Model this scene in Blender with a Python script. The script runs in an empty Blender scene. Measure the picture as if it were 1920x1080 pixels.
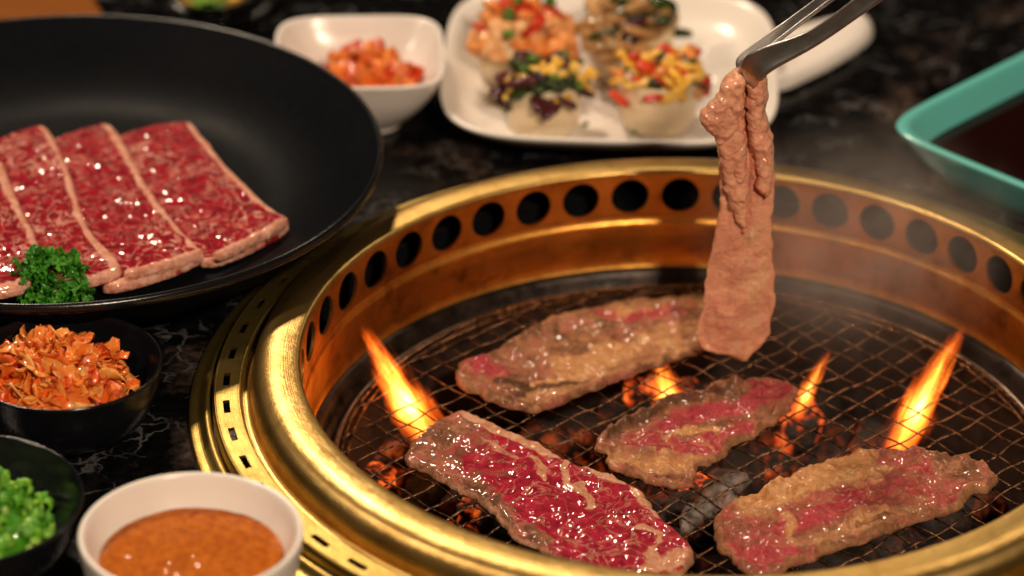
import bpy, bmesh, math, random
import numpy as np
from mathutils import Vector, Matrix, Euler, noise
R = math.radians
random.seed(7)
C = bpy.context.scene.collection
sc = bpy.context.scene

# ------------------------------------------------------------ camera, world, lamps, exposure
GX, GY = 0.06607, 1.09782                      # the grill centre is the origin; metres; table top z = 0
CAMP = Vector((-GX, -GY, 0.65713))
PITCH, ROLL, FPX = 0.50804417, 0.01334577, 6768.43
fw = Vector((0, math.cos(PITCH), -math.sin(PITCH)))
r0 = Vector((1, 0, 0)); u0 = r0.cross(fw)
rt = r0 * math.cos(ROLL) + u0 * math.sin(ROLL)
up = -r0 * math.sin(ROLL) + u0 * math.cos(ROLL)
cd = bpy.data.cameras.new('camera'); cam = bpy.data.objects.new('camera', cd); C.objects.link(cam)
cam.matrix_world = Matrix(((rt.x, up.x, -fw.x, CAMP.x), (rt.y, up.y, -fw.y, CAMP.y), (rt.z, up.z, -fw.z, CAMP.z), (0, 0, 0, 1)))
cd.sensor_width = 36; cd.lens = FPX / 1920 * 36; cd.clip_start = .02; cd.clip_end = 50
cd.dof.use_dof = True; cd.dof.focus_distance = 1.265; cd.dof.aperture_fstop = 6.3
sc.camera = cam
w = bpy.data.worlds.new('World'); sc.world = w; w.use_nodes = True
w.node_tree.nodes['Background'].inputs[0].default_value = (.006, .005, .004, 1)
w.node_tree.nodes['Background'].inputs[1].default_value = 1.0
sc.view_settings.view_transform = 'Standard'; sc.view_settings.look = 'None'
sc.view_settings.exposure = 0.14; sc.view_settings.gamma = 1

def lamp(name, loc, target, size, power, col, sy=None):
    l = bpy.data.lights.new(name, 'AREA'); l.size = size; l.energy = power; l.color = col
    if sy: l.shape = 'RECTANGLE'; l.size_y = sy
    o = bpy.data.objects.new(name, l); C.objects.link(o); o.location = loc
    o.rotation_euler = (Vector(target) - Vector(loc)).to_track_quat('-Z', 'Y').to_euler(); return o
lamp('ceiling_spot_behind', (-.62, 1.25, 1.45), (-.02, .05, 0), .16, 24, (1, .80, .58))
lamp('ceiling_spot_right', (.75, 1.1, 1.6), (0, .05, 0), .09, 4.5, (1, .78, .55))
lamp('ceiling_spot_front', (.42, -1.45, 1.25), (0, .05, 0), .16, 28, (1, .79, .58))
lamp('ceiling_spot_side', (-1.3, -.3, 1.2), (0, 0, 0), .14, 8, (1, .80, .60))

def plane_pt(px, py, axis, val):
    d = fw + rt * ((px - 960) / FPX) - up * ((py - 540) / FPX)
    return CAMP + d * ((val - CAMP[axis]) / d[axis])
def K(px, py, z=0.0): return plane_pt(px, py, 2, z)
def V(px, py, y): return plane_pt(px, py, 1, y)

# ------------------------------------------------------------ materials
class NT:
    def __init__(s, name):
        s.m = bpy.data.materials.new(name); s.m.use_nodes = True; s.t = s.m.node_tree
        s.p = s.t.nodes['Principled BSDF']; s.out = s.t.nodes['Material Output']
        s.tc = s.t.nodes.new('ShaderNodeTexCoord')
    def n(s, ty, **kw):
        x = s.t.nodes.new('ShaderNode' + ty)
        for k, v in kw.items(): setattr(x, k, v)
        return x
    def l(s, a, b): s.t.links.new(a, b)
    def noise(s, scale, detail=4, rough=.55, dist=0, co='Object', vec=None):
        x = s.n('TexNoise'); x.inputs['Scale'].default_value = scale; x.inputs['Detail'].default_value = detail
        x.inputs['Roughness'].default_value = rough; x.inputs['Distortion'].default_value = dist
        s.l(vec if vec is not None else s.tc.outputs[co], x.inputs['Vector']); return x.outputs['Fac']
    def ramp(s, fac, stops, interp='LINEAR'):
        x = s.n('ValToRGB'); x.color_ramp.interpolation = interp
        e = x.color_ramp.elements
        while len(e) < len(stops): e.new(.5)
        for k, (p, c) in enumerate(stops):
            e[k].position = p; e[k].color = (c, c, c, 1) if isinstance(c, (int, float)) else (*c, 1)
        s.l(fac, x.inputs[0]); return x.outputs[0]
    def mix(s, fac, a, b, mode='MIX'):
        x = s.n('Mix', data_type='RGBA', blend_type=mode)
        for k, v in ((0, fac), (6, a), (7, b)):
            if isinstance(v, (int, float)): x.inputs[k].default_value = v if k == 0 else (v, v, v, 1)
            elif isinstance(v, tuple): x.inputs[k].default_value = (*v, 1)
            else: s.l(v, x.inputs[k])
        return x.outputs[2]
    def math(s, op, a, b=0.0, clamp=False):
        x = s.n('Math', operation=op, use_clamp=clamp)
        for k, v in ((0, a), (1, b)):
            if isinstance(v, (int, float)): x.inputs[k].default_value = v
            else: s.l(v, x.inputs[k])
        return x.outputs[0]
    def attr(s, name, comp=None):
        x = s.n('Attribute', attribute_name=name)
        if comp is None: return x.outputs['Color']
        y = s.n('SeparateColor'); s.l(x.outputs['Color'], y.inputs[0]); return y.outputs[comp]
    def rand(s): return s.n('ObjectInfo').outputs['Random']
    def bump(s, h, dist, strength=1.0):
        x = s.n('Bump'); x.inputs['Distance'].default_value = dist; x.inputs['Strength'].default_value = strength
        s.l(h, x.inputs['Height']); 
        if s.p.inputs['Normal'].is_linked: s.l(s.p.inputs['Normal'].links[0].from_socket, x.inputs['Normal'])
        s.l(x.outputs[0], s.p.inputs['Normal'])
    def set(s, **kw):
        for k, v in kw.items():
            i = s.p.inputs[k.replace('_', ' ')]
            if isinstance(v, (int, float)): i.default_value = v
            elif isinstance(v, tuple): i.default_value = v if len(v) == 4 or i.type == 'VECTOR' else (*v, 1)
            else: s.l(v, i)
        return s

def simple(name, col, rough=.4, **kw):
    t = NT(name); t.set(Base_Color=col, Roughness=rough, **kw); return t.m

def brass(name, base, dark, rough=.25, aniso=.75, spots=.5):
    t = NT(name)
    tg = t.n('Tangent', direction_type='RADIAL', axis='Z'); t.l(tg.outputs[0], t.p.inputs['Tangent'])
    big = t.noise(38, 5, .6); fine = t.noise(420, 3, .6)
    c = t.mix(t.ramp(big, [(.35, 0.0), (.72, 1.0)]), base, dark)
    pits = t.ramp(fine, [(.70, 0.0), (.76, 1.0)])
    c = t.mix(t.math('MULTIPLY', pits, spots), c, (.10, .05, .015))
    c = t.mix(t.math('MULTIPLY', t.ramp(t.noise(75, 6, .75), [(.56, 0.0), (.66, 1.0)]), spots * .55), c, (.16, .075, .02))
    t.set(Base_Color=c, Metallic=1.0, Anisotropic=aniso,
          Roughness=t.math('ADD', t.math('MULTIPLY', big, .16), rough - .06))
    # lathe-turned micro grooves run round the ring: relief depends on the radius and height only
    sx = t.n('SeparateXYZ'); t.l(t.tc.outputs['Object'], sx.inputs[0])
    rr = t.math('SQRT', t.math('ADD', t.math('MULTIPLY', sx.outputs[0], sx.outputs[0]), t.math('MULTIPLY', sx.outputs[1], sx.outputs[1])))
    cv = t.n('CombineXYZ'); t.l(rr, cv.inputs[0]); t.l(sx.outputs[2], cv.inputs[1])
    t.bump(t.noise(2600, 2, .6, vec=cv.outputs[0]), .00006)
    t.bump(t.noise(160, 5, .65), .00028)
    return t.m
M = {}
M['brass'] = brass('polished brass', (.74, .49, .17), (.44, .26, .07), .36, .6)
M['brass_wall'] = brass('stained brass with fire glow', (.90, .46, .10), (.40, .16, .026), .36, .45, .95)  # orange base paints in the fire's glow on the wall; dark blotches are stains
M['brass_dull'] = brass('dull brass', (.54, .38, .11), (.28, .18, .045), .42, .5)

def mk_table():
    t = NT('black granite')
    patch = t.ramp(t.noise(14, 6, .62, .3), [(.54, 0.0), (.68, 1.0)])
    mott = t.noise(190, 5, .7)
    v = t.n('TexVoronoi', feature='DISTANCE_TO_EDGE'); v.inputs['Scale'].default_value = 70
    wv = t.n('VectorMath', operation='ADD'); nz = t.n('TexNoise'); nz.inputs['Scale'].default_value = 60; nz.inputs['Detail'].default_value = 4
    t.l(t.tc.outputs['Object'], nz.inputs['Vector'])
    sc_ = t.n('VectorMath', operation='SCALE'); sc_.inputs['Scale'].default_value = .03
    t.l(nz.outputs['Color'], sc_.inputs[0]); t.l(t.tc.outputs['Object'], wv.inputs[0]); t.l(sc_.outputs[0], wv.inputs[1]); t.l(wv.outputs[0], v.inputs['Vector'])
    vein = t.math('MULTIPLY', t.ramp(v.outputs['Distance'], [(.0, 1.0), (.06, 0.0)]), t.ramp(t.noise(45, 4, .6), [(.48, 0.0), (.62, 1.0)]))
    base = t.mix(t.ramp(mott, [(.4, 0.0), (.7, 1.0)]), (.0015, .0015, .0018), (.007, .0065, .007))
    brown = t.mix(t.ramp(mott, [(.35, 0.0), (.65, 1.0)]), (.006, .0045, .004), (.11, .072, .055))
    c = t.mix(patch, base, brown)
    c = t.mix(t.math('MULTIPLY', vein, .28), c, (.30, .30, .31))
    t.set(Base_Color=c, Roughness=t.math('ADD', t.math('MULTIPLY', mott, .16), .05), Specular_IOR_Level=.2)
    t.bump(mott, .0002)
    return t.m
M['table'] = mk_table()

def ceramic(name, col, rough=.26):
    t = NT(name); n = t.noise(60, 3)
    t.set(Base_Color=t.mix(n, col, tuple(x * .93 for x in col)), Roughness=rough, Coat_Weight=.0,
          Subsurface_Weight=.06, Subsurface_Radius=(.004, .003, .002), Subsurface_Scale=1.0)
    t.bump(t.noise(90, 2), .0002); return t.m
M['white'] = ceramic('white porcelain', (.80, .73, .67))
M['teal'] = ceramic('turquoise glaze', (.12, .47, .44), .2)

def blackware(name, rough, speck=.0):
    t = NT(name); n = t.noise(300, 4, .7); b = t.noise(30, 4)
    t.set(Base_Color=t.mix(n, (.0025, .003, .004), (.007, .0075, .0095)), Roughness=t.math('ADD', t.math('MULTIPLY', b, .18), rough - .09), Specular_IOR_Level=.03)
    t.bump(n, .00012); return t.m
M['pan'] = blackware('satin black glaze', .44)
M['panrim'] = blackware('worn black rim', .24)
M['blackbowl'] = blackware('glossy black lacquer', .14); M['blackbowl'].node_tree.nodes['Principled BSDF'].inputs['Specular IOR Level'].default_value = .4
M['panrim'].node_tree.nodes['Principled BSDF'].inputs['Specular IOR Level'].default_value = .5

def iron(name, lo, hi, rough, metal=.6):
    t = NT(name); n = t.noise(120, 6, .7)
    t.set(Base_Color=t.mix(t.ramp(n, [(.35, 0.0), (.7, 1.0)]), lo, hi), Roughness=t.math('ADD', t.math('MULTIPLY', n, .3), rough - .1), Metallic=metal)
    t.bump(n, .0006); return t.m
M['blackiron'] = iron('sooty black iron', (.010, .008, .007), (.06, .04, .03), .32)
M['steelring'] = iron('dull steel ring', (.16, .13, .11), (.42, .36, .31), .30, .95)
M['cup'] = iron('scorched cup', (.008, .006, .005), (.035, .020, .013), .6, .3)

def wire_mat():
    t = NT('greasy wire'); n = t.noise(500, 3, .6)
    t.set(Base_Color=t.mix(t.ramp(n, [(.4, 0.0), (.65, 1.0)]), (.014, .009, .007), (.36, .18, .09)), Metallic=.9, Roughness=.26)
    return t.m
M['wire'] = wire_mat()

def steel():
    t = NT('tong steel'); n = t.noise(160, 4, .6)
    t.set(Base_Color=t.mix(n, (.72, .68, .64), (.42, .39, .36)), Metallic=1.0, Roughness=t.math('ADD', t.math('MULTIPLY', n, .25), .22)); t.bump(n, .0002); return t.m
M['steel'] = steel()

def coal_mat(name, ash, glow):
    # object space runs from -1 to 1 over a lump
    t = NT(name); n = t.noise(2.6, 6, .65); f = t.noise(9, 5, .7); rnd = t.rand()
    c = t.mix(t.ramp(f, [(.35, 0.0), (.65, 1.0)]), (.004, .0035, .003), (.032, .022, .017))
    if ash: c = t.mix(t.ramp(n, [(.32, 0.0), (.5, 1.0)]), c, (.50, .43, .38))
    else: c = t.mix(t.ramp(t.noise(1.7, 5, .7), [(.56, 0.0), (.70, .6)]), c, (.13, .10, .085))
    hot = t.math('MULTIPLY', t.ramp(t.noise(1.5, 4, .6, .6), [(.47, 0.0), (.72, 1.0)]), t.ramp(f, [(.3, .15), (.62, 1.0)]))
    s = t.math('MULTIPLY', hot, t.math('MULTIPLY', t.math('POWER', rnd, 2.5), glow))
    t.set(Base_Color=c, Roughness=.85, Emission_Color=t.mix(hot, (1.0, .06, .006), (1.0, .22, .025)), Emission_Strength=s)
    t.bump(n, .0030); t.bump(f, .0010); return t.m
M['coal'] = coal_mat('burning charcoal', False, .8)
M['coal_hot'] = coal_mat('red hot charcoal', False, 4.5)
M['coal_ash'] = coal_mat('ash grey charcoal', True, .3)

def meat_mat(name, raw=(.40, .016, .036), raw2=(.20, .006, .018), cooked=(.30, .125, .060), cooked2=(.11, .044, .026), fat=(.58, .31, .145), vein=.5,
             grain=620, rough=.40, bumpd=.0010, vscale=55, coat=.6, fib=.5, pink=(.40, .125, .085), spark=.85):
    t = NT(name)
    r, g, b = t.attr('paint', 0), t.attr('paint', 1), t.attr('paint', 2)
    big = t.noise(vscale * 1.2, 5, .65, .6); mid = t.noise(240, 5, .65); fine = t.noise(grain, 3, .6)
    rawc = t.mix(t.ramp(mid, [(.35, 0.0), (.65, 1.0)]), raw2, raw)
    # marbling: thin meandering lines of fat
    vn = t.noise(vscale, 4, .55, 1.9)
    ln = t.ramp(t.math('ABSOLUTE', t.math('SUBTRACT', vn, .5)), [(0.0, 1.0), (.012, .7), (.030, 0.0)])
    ln2 = t.ramp(t.noise(vscale * 4.5, 4, .6, 1.0), [(.60, 0.0), (.66, .8)])
    patch = t.ramp(t.noise(vscale * .35, 4, .6), [(.42, .35), (.62, 1.25)])
    veins = t.math('MULTIPLY', t.math('MULTIPLY', t.math('MAXIMUM', ln, t.math('MULTIPLY', ln2, .7)), vein), patch, True)
    rawc = t.mix(veins, rawc, tuple(x * .92 for x in fat))
    ck = t.mix(t.ramp(big, [(.38, 0.0), (.62, 1.0)]), cooked, cooked2)
    ck = t.mix(t.ramp(t.noise(vscale * 1.6, 5, .7, .8), [(.47, 0.0), (.60, .85)]), ck, pink)
    ck = t.mix(t.math('MULTIPLY', t.ramp(mid, [(.5, 0.0), (.64, 1.0)]), .5), ck, tuple(x * .85 for x in fat))
    ck = t.mix(t.math('MULTIPLY', ln, .35), ck, cooked2)
    soft = t.math('ADD', r, t.math('MULTIPLY', t.math('SUBTRACT', mid, .5), 1.2))
    c = t.mix(t.ramp(soft, [(.25, 0.0), (.78, 1.0)]), ck, rawc)
    gf = t.math('ADD', g, t.math('MULTIPLY', t.math('SUBTRACT', big, .5), .9))
    fc = t.mix(t.ramp(mid, [(.38, 0.0), (.62, 1.0)]), fat, (fat[0] * .74, fat[1] * .58, fat[2] * .46))
    c = t.mix(t.ramp(gf, [(.4, 0.0), (.62, 1.0)]), c, fc)
    bf = t.math('ADD', b, t.math('MULTIPLY', t.math('SUBTRACT', fine, .5), .8))
    c = t.mix(t.math('MULTIPLY', t.ramp(bf, [(.4, 0.0), (.75, 1.0)]), .85), c, (.075, .032, .016))
    t.set(Base_Color=c, Roughness=t.math('ADD', t.math('MULTIPLY', mid, .25), rough - .1), Coat_Weight=coat, Coat_Roughness=.07, Coat_IOR=1.5, Specular_IOR_Level=.04,
          Subsurface_Weight=.22, Subsurface_Radius=(.0030, .0012, .0008), Subsurface_Scale=1.0)
    mpf = t.n('Mapping'); mpf.inputs['Rotation'].default_value = (0, 0, fib); mpf.inputs['Scale'].default_value = (1.0, 4.2, 1.0); t.l(t.tc.outputs['Object'], mpf.inputs[0])
    fibre = t.noise(130, 5, .65, .5, vec=mpf.outputs[0])
    drops = t.noise(700, 2, .5)
    t.bump(drops, bumpd * spark, .8); t.bump(fine, bumpd * .5, .8); t.bump(mid, bumpd * .75, .8); t.bump(fibre, bumpd * 1.1, .8)
    return t.m
M['meat_raw'] = meat_mat('raw marbled beef', raw=(.40, .006, .022), raw2=(.15, .002, .007), fat=(.80, .42, .32), vein=.95, grain=560, bumpd=.0008, vscale=92, spark=1.9, coat=.7)
M['meat_grill'] = meat_mat('seared beef', raw=(.42, .050, .065), raw2=(.27, .035, .040), vein=.6, coat=.32)
M['meat_red'] = meat_mat('half raw beef', raw=(.42, .016, .042), raw2=(.20, .006, .018), fat=(.64, .34, .22), vein=.62, fib=-.6)
M['meat_hang'] = meat_mat('greasy cooked beef', cooked=(.80, .39, .23), cooked2=(.62, .26, .15), fat=(.84, .53, .34), pink=(.72, .28, .19), bumpd=.00028, spark=2.2, coat=1.0, grain=700, vein=.3, fib=1.3)

def food(name, cols, rough=.35, scale=3.2, coat=.3, sss=.1, var=.3, bd=.00015):
    t = NT(name); n = t.noise(scale, 4, .6); rnd = t.rand()
    c = t.ramp(t.math('FRACT', t.math('ADD', rnd, t.math('MULTIPLY', n, var))), [(k / max(1, len(cols) - 1), c) for k, c in enumerate(cols)])
    t.set(Base_Color=c, Roughness=rough, Coat_Weight=coat, Coat_Roughness=.05, Specular_IOR_Level=.25, Subsurface_Weight=sss, Subsurface_Radius=(.003, .0015, .0008), Subsurface_Scale=1.0 if scale > 50 else .3)
    t.bump(n, bd); return t.m
M['kimchi'] = food('kimchi cabbage', [(.66, .10, .006), (.78, .33, .07), (.70, .15, .010), (.80, .42, .13), (.50, .03, .003)], var=1.1, scale=2.6, coat=.7)
M['kimchi_red'] = food('red kimchi', [(.68, .09, .008), (.78, .22, .03), (.55, .035, .005), (.78, .30, .05)], var=1.0, scale=2.6, coat=.6)
M['leafgreen'] = food('green onion leaf', [(.06, .14, .02), (.12, .22, .03)])
M['scallion'] = food('chopped scallion', [(.04, .19, .008), (.11, .34, .015), (.26, .48, .05), (.05, .24, .010), (.36, .52, .12)], var=.3)
M['parsley'] = food('parsley leaf', [(.018, .13, .010), (.05, .25, .014), (.03, .18, .012), (.11, .36, .03)], rough=.4, var=.35, coat=.15, sss=.1)
M['rice'] = food('sticky rice', [(.76, .62, .42), (.80, .66, .46)], rough=.35, scale=420, bd=.0012, sss=.3)
M['wrap'] = food('pale rice wrap', [(.74, .58, .36), (.76, .60, .40)], rough=.3, scale=120, sss=.3, bd=.0004)
M['red'] = food('red pepper', [(.55, .02, .008), (.60, .05, .012)])
M['orange'] = food('orange crab stick', [(.75, .20, .03), (.80, .34, .10), (.78, .45, .22)])
M['yellow'] = food('egg yellow', [(.80, .42, .03), (.78, .50, .12)])
M['dark'] = food('dark glazed topping', [(.045, .012, .012), (.10, .02, .025), (.02, .012, .01)], rough=.15)
M['olive'] = food('seaweed', [(.015, .025, .008), (.03, .05, .01)], rough=.2)
M['browncake'] = food('seared tofu', [(.55, .30, .11), (.22, .10, .03)], var=.9, scale=2.4)

def sauce_mat():
    t = NT('orange bean sauce'); n = t.noise(330, 5, .7); f = t.noise(520, 3)
    t.set(Base_Color=t.mix(t.ramp(n, [(.35, 0.0), (.65, 1.0)]), (.30, .060, .003), (.52, .14, .010)), Roughness=.35, Coat_Weight=.25, Coat_Roughness=.04, Specular_IOR_Level=.03,
          Subsurface_Weight=.05, Subsurface_Radius=(.003, .001, .0005), Subsurface_Scale=1.0)
    t.bump(t.noise(560, 2), .0011); t.bump(f, .0004); t.bump(n, .0004); return t.m
M['sauce'] = sauce_mat()
M['soy'] = simple('soy sauce', (.010, .002, .0015), .05, Specular_IOR_Level=.3)
def wood():
    t = NT('brown wood'); mp = t.n('Mapping'); mp.inputs['Scale'].default_value = (1, 14, 8); t.l(t.tc.outputs['Object'], mp.inputs[0])
    n = t.noise(22, 5, .6, .4, vec=mp.outputs[0]); t.set(Base_Color=t.mix(n, (.12, .036, .007), (.26, .085, .016)), Roughness=.6, Specular_IOR_Level=.02); t.bump(n, .0004); return t.m
M['wood'] = wood()
def glass():
    t = NT('clear glass'); t.set(Base_Color=(.93, .95, .94), Roughness=.03, Transmission_Weight=1.0, IOR=1.45); return t.m
M['glass'] = glass()

# ------------------------------------------------------------ mesh helpers
def mesh_obj(name, verts, faces, mat, parent=None, smooth=True, paint=None):
    me = bpy.data.meshes.new(name)
    me.from_pydata([tuple(map(float, v)) for v in verts], [], [tuple(int(i) for i in f) for f in faces])
    me.materials.append(mat)
    if smooth: me.polygons.foreach_set('use_smooth', [True] * len(me.polygons))
    if paint is not None:
        a = me.color_attributes.new('paint', 'FLOAT_COLOR', 'POINT')
        a.data.foreach_set('color', np.c_[paint, np.ones(len(paint))].astype(np.float32).ravel())
    me.update()
    o = bpy.data.objects.new(name, me); C.objects.link(o)
    if parent: o.parent = parent
    return o
def thing(name, label, cat, loc=(0, 0, 0), rotz=0, group=None):
    o = bpy.data.objects.new(name, None); C.objects.link(o); o.empty_display_size = .01
    o.location = loc; o.rotation_euler = (0, 0, rotz); return tag(o, label, cat, group)
def tag(o, label, cat, group=None):
    o['label'] = label; o['category'] = cat
    if group: o['group'] = group
    return o
def revolve(prof, n=192, closed=False, a0=0.0):
    """prof: list of (r, z) -> verts, faces; closed joins last profile point to the first"""
    P = len(prof); vs = []; fs = []
    for k in range(n):
        a = a0 + 2 * math.pi * k / n; c, s = math.cos(a), math.sin(a)
        vs += [(r * c, r * s, z) for r, z in prof]
    for k in range(n):
        k2 = (k + 1) % n
        for j in range(P if closed else P - 1):
            j2 = (j + 1) % P
            fs.append((k * P + j, k2 * P + j, k2 * P + j2, k * P + j2))
    return vs, fs
def squircle(prof, e, n=160, ax=1.0, ay=1.0):
    """like revolve, but a superellipse of exponent e(per point) : prof = (half_side, z, exponent)"""
    P = len(prof); vs = []; fs = []
    for k in range(n):
        a = 2 * math.pi * k / n; c, s = math.cos(a), math.sin(a)
        for h, z, ex in prof:
            f = (abs(c) ** ex + abs(s) ** ex) ** (-1 / ex)
            vs.append((h * f * c * ax, h * f * s * ay, z))
    for k in range(n):
        k2 = (k + 1) % n
        for j in range(P - 1): fs.append((k * P + j, k2 * P + j, k2 * P + j + 1, k * P + j + 1))
    # cap of the first ring (inside floor) and the last ring
    vs.append((0, 0, prof[0][1])); c0 = len(vs) - 1
    vs.append((0, 0, prof[-1][1])); c1 = len(vs) - 1
    for k in range(n):
        k2 = (k + 1) % n
        fs.append((k * P, c0, k2 * P)); fs.append((k * P + P - 1, k2 * P + P - 1, c1))
    return vs, fs
def smooth_prof(p, it=2):
    p = [tuple(map(float, q)) for q in p]
    for _ in range(it):
        q = [p[0]]
        for a, b in zip(p, p[1:]):
            q.append(tuple(.75 * x + .25 * y for x, y in zip(a, b))); q.append(tuple(.25 * x + .75 * y for x, y in zip(a, b)))
        q.append(p[-1]); p = q
    return p
def blob(seed, sub=2, amp=.25, freq=1.6, scale=(1, 1, 1), box=0.0):
    bm = bmesh.new(); bmesh.ops.create_icosphere(bm, subdivisions=sub, radius=1)
    off = Vector((seed * 7.3, seed * 3.1, seed * 1.7))
    for v in bm.verts:
        d = v.co.normalized()
        if box: d = d / (max(abs(d.x), abs(d.y), abs(d.z)) ** box)
        v.co = d * (1 + amp * noise.fractal(d * freq + off, 1.0, 2.0, 3)); v.co = Vector((v.co.x * scale[0], v.co.y * scale[1], v.co.z * scale[2]))
    vs = [tuple(v.co) for v in bm.verts]; fs = [tuple(v.index for v in f.verts) for f in bm.faces]; bm.free(); return vs, fs
def copies(first, places, parent=None):
    """first: object; places: matrices; first takes places[0]; shares mesh data"""
    res = []
    for k, m in enumerate(places):
        o = first if k == 0 else first.copy()
        if k: C.objects.link(o)
        o.parent = parent; o.matrix_local = m; res.append(o)
    return res
def TRS(loc, rot=(0, 0, 0), s=1.0):
    s = (s, s, s) if isinstance(s, (int, float)) else s
    return Matrix.Translation(loc) @ Euler(rot).to_matrix().to_4x4() @ Matrix.Diagonal((*s, 1))

# ------------------------------------------------------------ the table
HOLE = .168
def build_table():
    n = 128; vs = []; fs = []
    rings = [(HOLE, -.03), (HOLE, 0)]
    for r, z in rings: vs += [(r * math.cos(2 * math.pi * k / n), r * math.sin(2 * math.pi * k / n), z) for k in range(n)]
    for z in (0, -.03):
        for k in range(n):
            a = 2 * math.pi * k / n; c, s = math.cos(a), math.sin(a); f = 1 / max(abs(c), abs(s))
            vs.append((1.0 * f * c, .25 + .85 * f * s, z))
    for j in range(3):
        for k in range(n): k2 = (k + 1) % n; fs.append((j * n + k, j * n + k2, (j + 1) * n + k2, (j + 1) * n + k))
    for k in range(n): k2 = (k + 1) % n; fs.append((3 * n + k, 3 * n + k2, k2, k))
    o = mesh_obj('table_top', vs, fs, M['table'], smooth=False); o['kind'] = 'structure'
build_table()

# ------------------------------------------------------------ the grill
grill = thing('charcoal_grill', 'round brass tabletop charcoal grill with a ring of holes inside its rim', 'grill')
RZ = .021
def rz(p): return [(r * .14, RZ + z * .14) for r, z in p]
v, f = revolve(smooth_prof(rz([(1.000, -.0165), (.9995, -.009), (1.004, -.002), (1.012, 0.0), (1.05, .000), (1.078, -.004), (1.100, -.014), (1.116, -.034),
     (1.124, -.062), (1.126, -.092), (1.134, -.098), (1.146, -.098)])), 256)
mesh_obj('rim', v, f, M['brass'], grill)

def slotted_ring():
    # band r 1.15..1.21 with slots cut right through, plus its two rounded shoulders
    ns = round(360 / 6.42); step = 2 * math.pi / ns; a_off = math.atan2(-.0035, -.1665) ; RI, RO = 1.158 * .14, 1.212 * .14
    sl_r0, sl_r1 = 1.1785 * .14, 1.1955 * .14; hw = .0085 / (1.188 * .14) / 1.0
    zt = RZ - .080 * .14; zt2 = RZ - .084 * .14
    vs = []; fs = []
    def zz(r): return zt + (zt2 - zt) * (r - RI) / (RO - RI)
    def vert(a, r, dz=0): vs.append((r * math.cos(a), r * math.sin(a), zz(r) + dz)); return len(vs) - 1
    for k in range(ns):
        a = a_off + k * step; h = hw / 2
        As = [a - step / 2, a - h - (step / 2 - h) / 2, a - h, a - h / 3, a + h / 3, a + h, a + h + (step / 2 - h) / 2, a + step / 2]
        Rs = [RI, sl_r0, sl_r1, RO]
        for dz in (0, -.0012):
            g = [[vert(x, r, dz) for r in Rs] for x in As]
            for i in range(7):
                for j in range(3):
                    if 2 <= i <= 4 and j == 1: continue
                    q = (g[i][j], g[i][j + 1], g[i + 1][j + 1], g[i + 1][j]); fs.append(q if dz else q[::-1])
            if dz == 0: top = g
            else:
                loop = [(2, 1), (3, 1), (4, 1), (5, 1), (5, 2), (4, 2), (3, 2), (2, 2)]
                for p, q in zip(loop, loop[1:] + loop[:1]):
                    fs.append((top[p[0]][p[1]], top[q[0]][q[1]], g[q[0]][q[1]], g[p[0]][p[1]]))
    mesh_obj('slotted_ring', vs, fs, M['brass_dull'], grill, smooth=False)
    v, f = revolve(smooth_prof([(RI + .0001, zt - .0002), (RI - .0008, zt + .0001), (RI - .0018, zt - .0016), (1.1465 * .14, zt - .0030)]), 256)
    mesh_obj('ring_shoulder', v, f, M['brass_dull'], grill)
    v, f = revolve(smooth_prof([(RO - .0001, zt2 - .0002), (RO + .0007, zt2), (RO + .0012, zt2 - .0018), (RO + .0014, zt2 - .005)]), 256)
    mesh_obj('ring_shoulder', v, f, M['brass_dull'], grill)
slotted_ring()
v, f = revolve(smooth_prof(rz([(1.222, -.145), (1.224, -.118), (1.232, -.112), (1.242, -.114), (1.249, -.124), (1.256, -.131), (1.272, -.134), (1.281, -.137), (1.284, -.1495)])), 256)
mesh_obj('outer_flange', v, f, M['brass_dull'], grill)
v, f = revolve([(1.10 * .14, RZ - .135 * .14), (1.235 * .14, RZ - .137 * .14)], 128)
mesh_obj('ring_tray', v, f, M['blackiron'], grill)

def holed_wall():
    n = 45; step = 2 * math.pi / n; th0 = 3.117
    z1, zc, z0, hr = RZ - .0024, RZ - .0782 * .14, RZ - .0195, .0074
    vs = []; fs = []; m = 32
    for k in range(n):
        ac = th0 - step * k; hw = step / 2
        for rr, flip in ((.1400, False), (.1413, True)):
            ci = []; bo = []
            for q in range(m):
                t = 2 * math.pi * q / m; c, s = math.cos(t), math.sin(t)
                vs.append((rr * math.cos(ac + hr * c / .14), rr * math.sin(ac + hr * c / .14), zc + hr * s)); ci.append(len(vs) - 1)
                g = 1 / max(abs(c), abs(s)); bx, by = c * g, s * g
                vs.append((rr * math.cos(ac + hw * bx), rr * math.sin(ac + hw * bx), (zc + (z1 - zc) * by) if by > 0 else (zc + (zc - z0) * by))); bo.append(len(vs) - 1)
            for q in range(m):
                q2 = (q + 1) % m; fc = (ci[q], ci[q2], bo[q2], bo[q]); fs.append(fc if not flip else fc[::-1])
            if not flip: c_in = ci
            else:
                for q in range(m): q2 = (q + 1) % m; fs.append((c_in[q2], c_in[q], ci[q], ci[q2]))
    o = mesh_obj('inner_wall', vs, fs, M['brass_wall'], grill, smooth=False)
    me = o.data; nor = []
    me.polygons.foreach_set('use_smooth', [True] * len(me.polygons))
    me.set_sharp_from_angle(angle=R(35))
    v, f = revolve(smooth_prof([(.1400, RZ - .0197), (.1396, RZ - .0215), (.1388, RZ - .0225), (.1387, RZ - .0240), (.1385, RZ - .0414), (.1378, RZ - .0420)], 1), 256)
    mesh_obj('lower_wall', v, f, M['brass_wall'], grill)
holed_wall()
v, f = revolve([(.1560, RZ - .012), (.1545, RZ - .045), (.142, RZ - .060)], 160)
mesh_obj('air_duct', v, f, M['pan'], grill)  # dish black reused so the holes look unlit: shade put into the colour
GZ = -.0231
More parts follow.
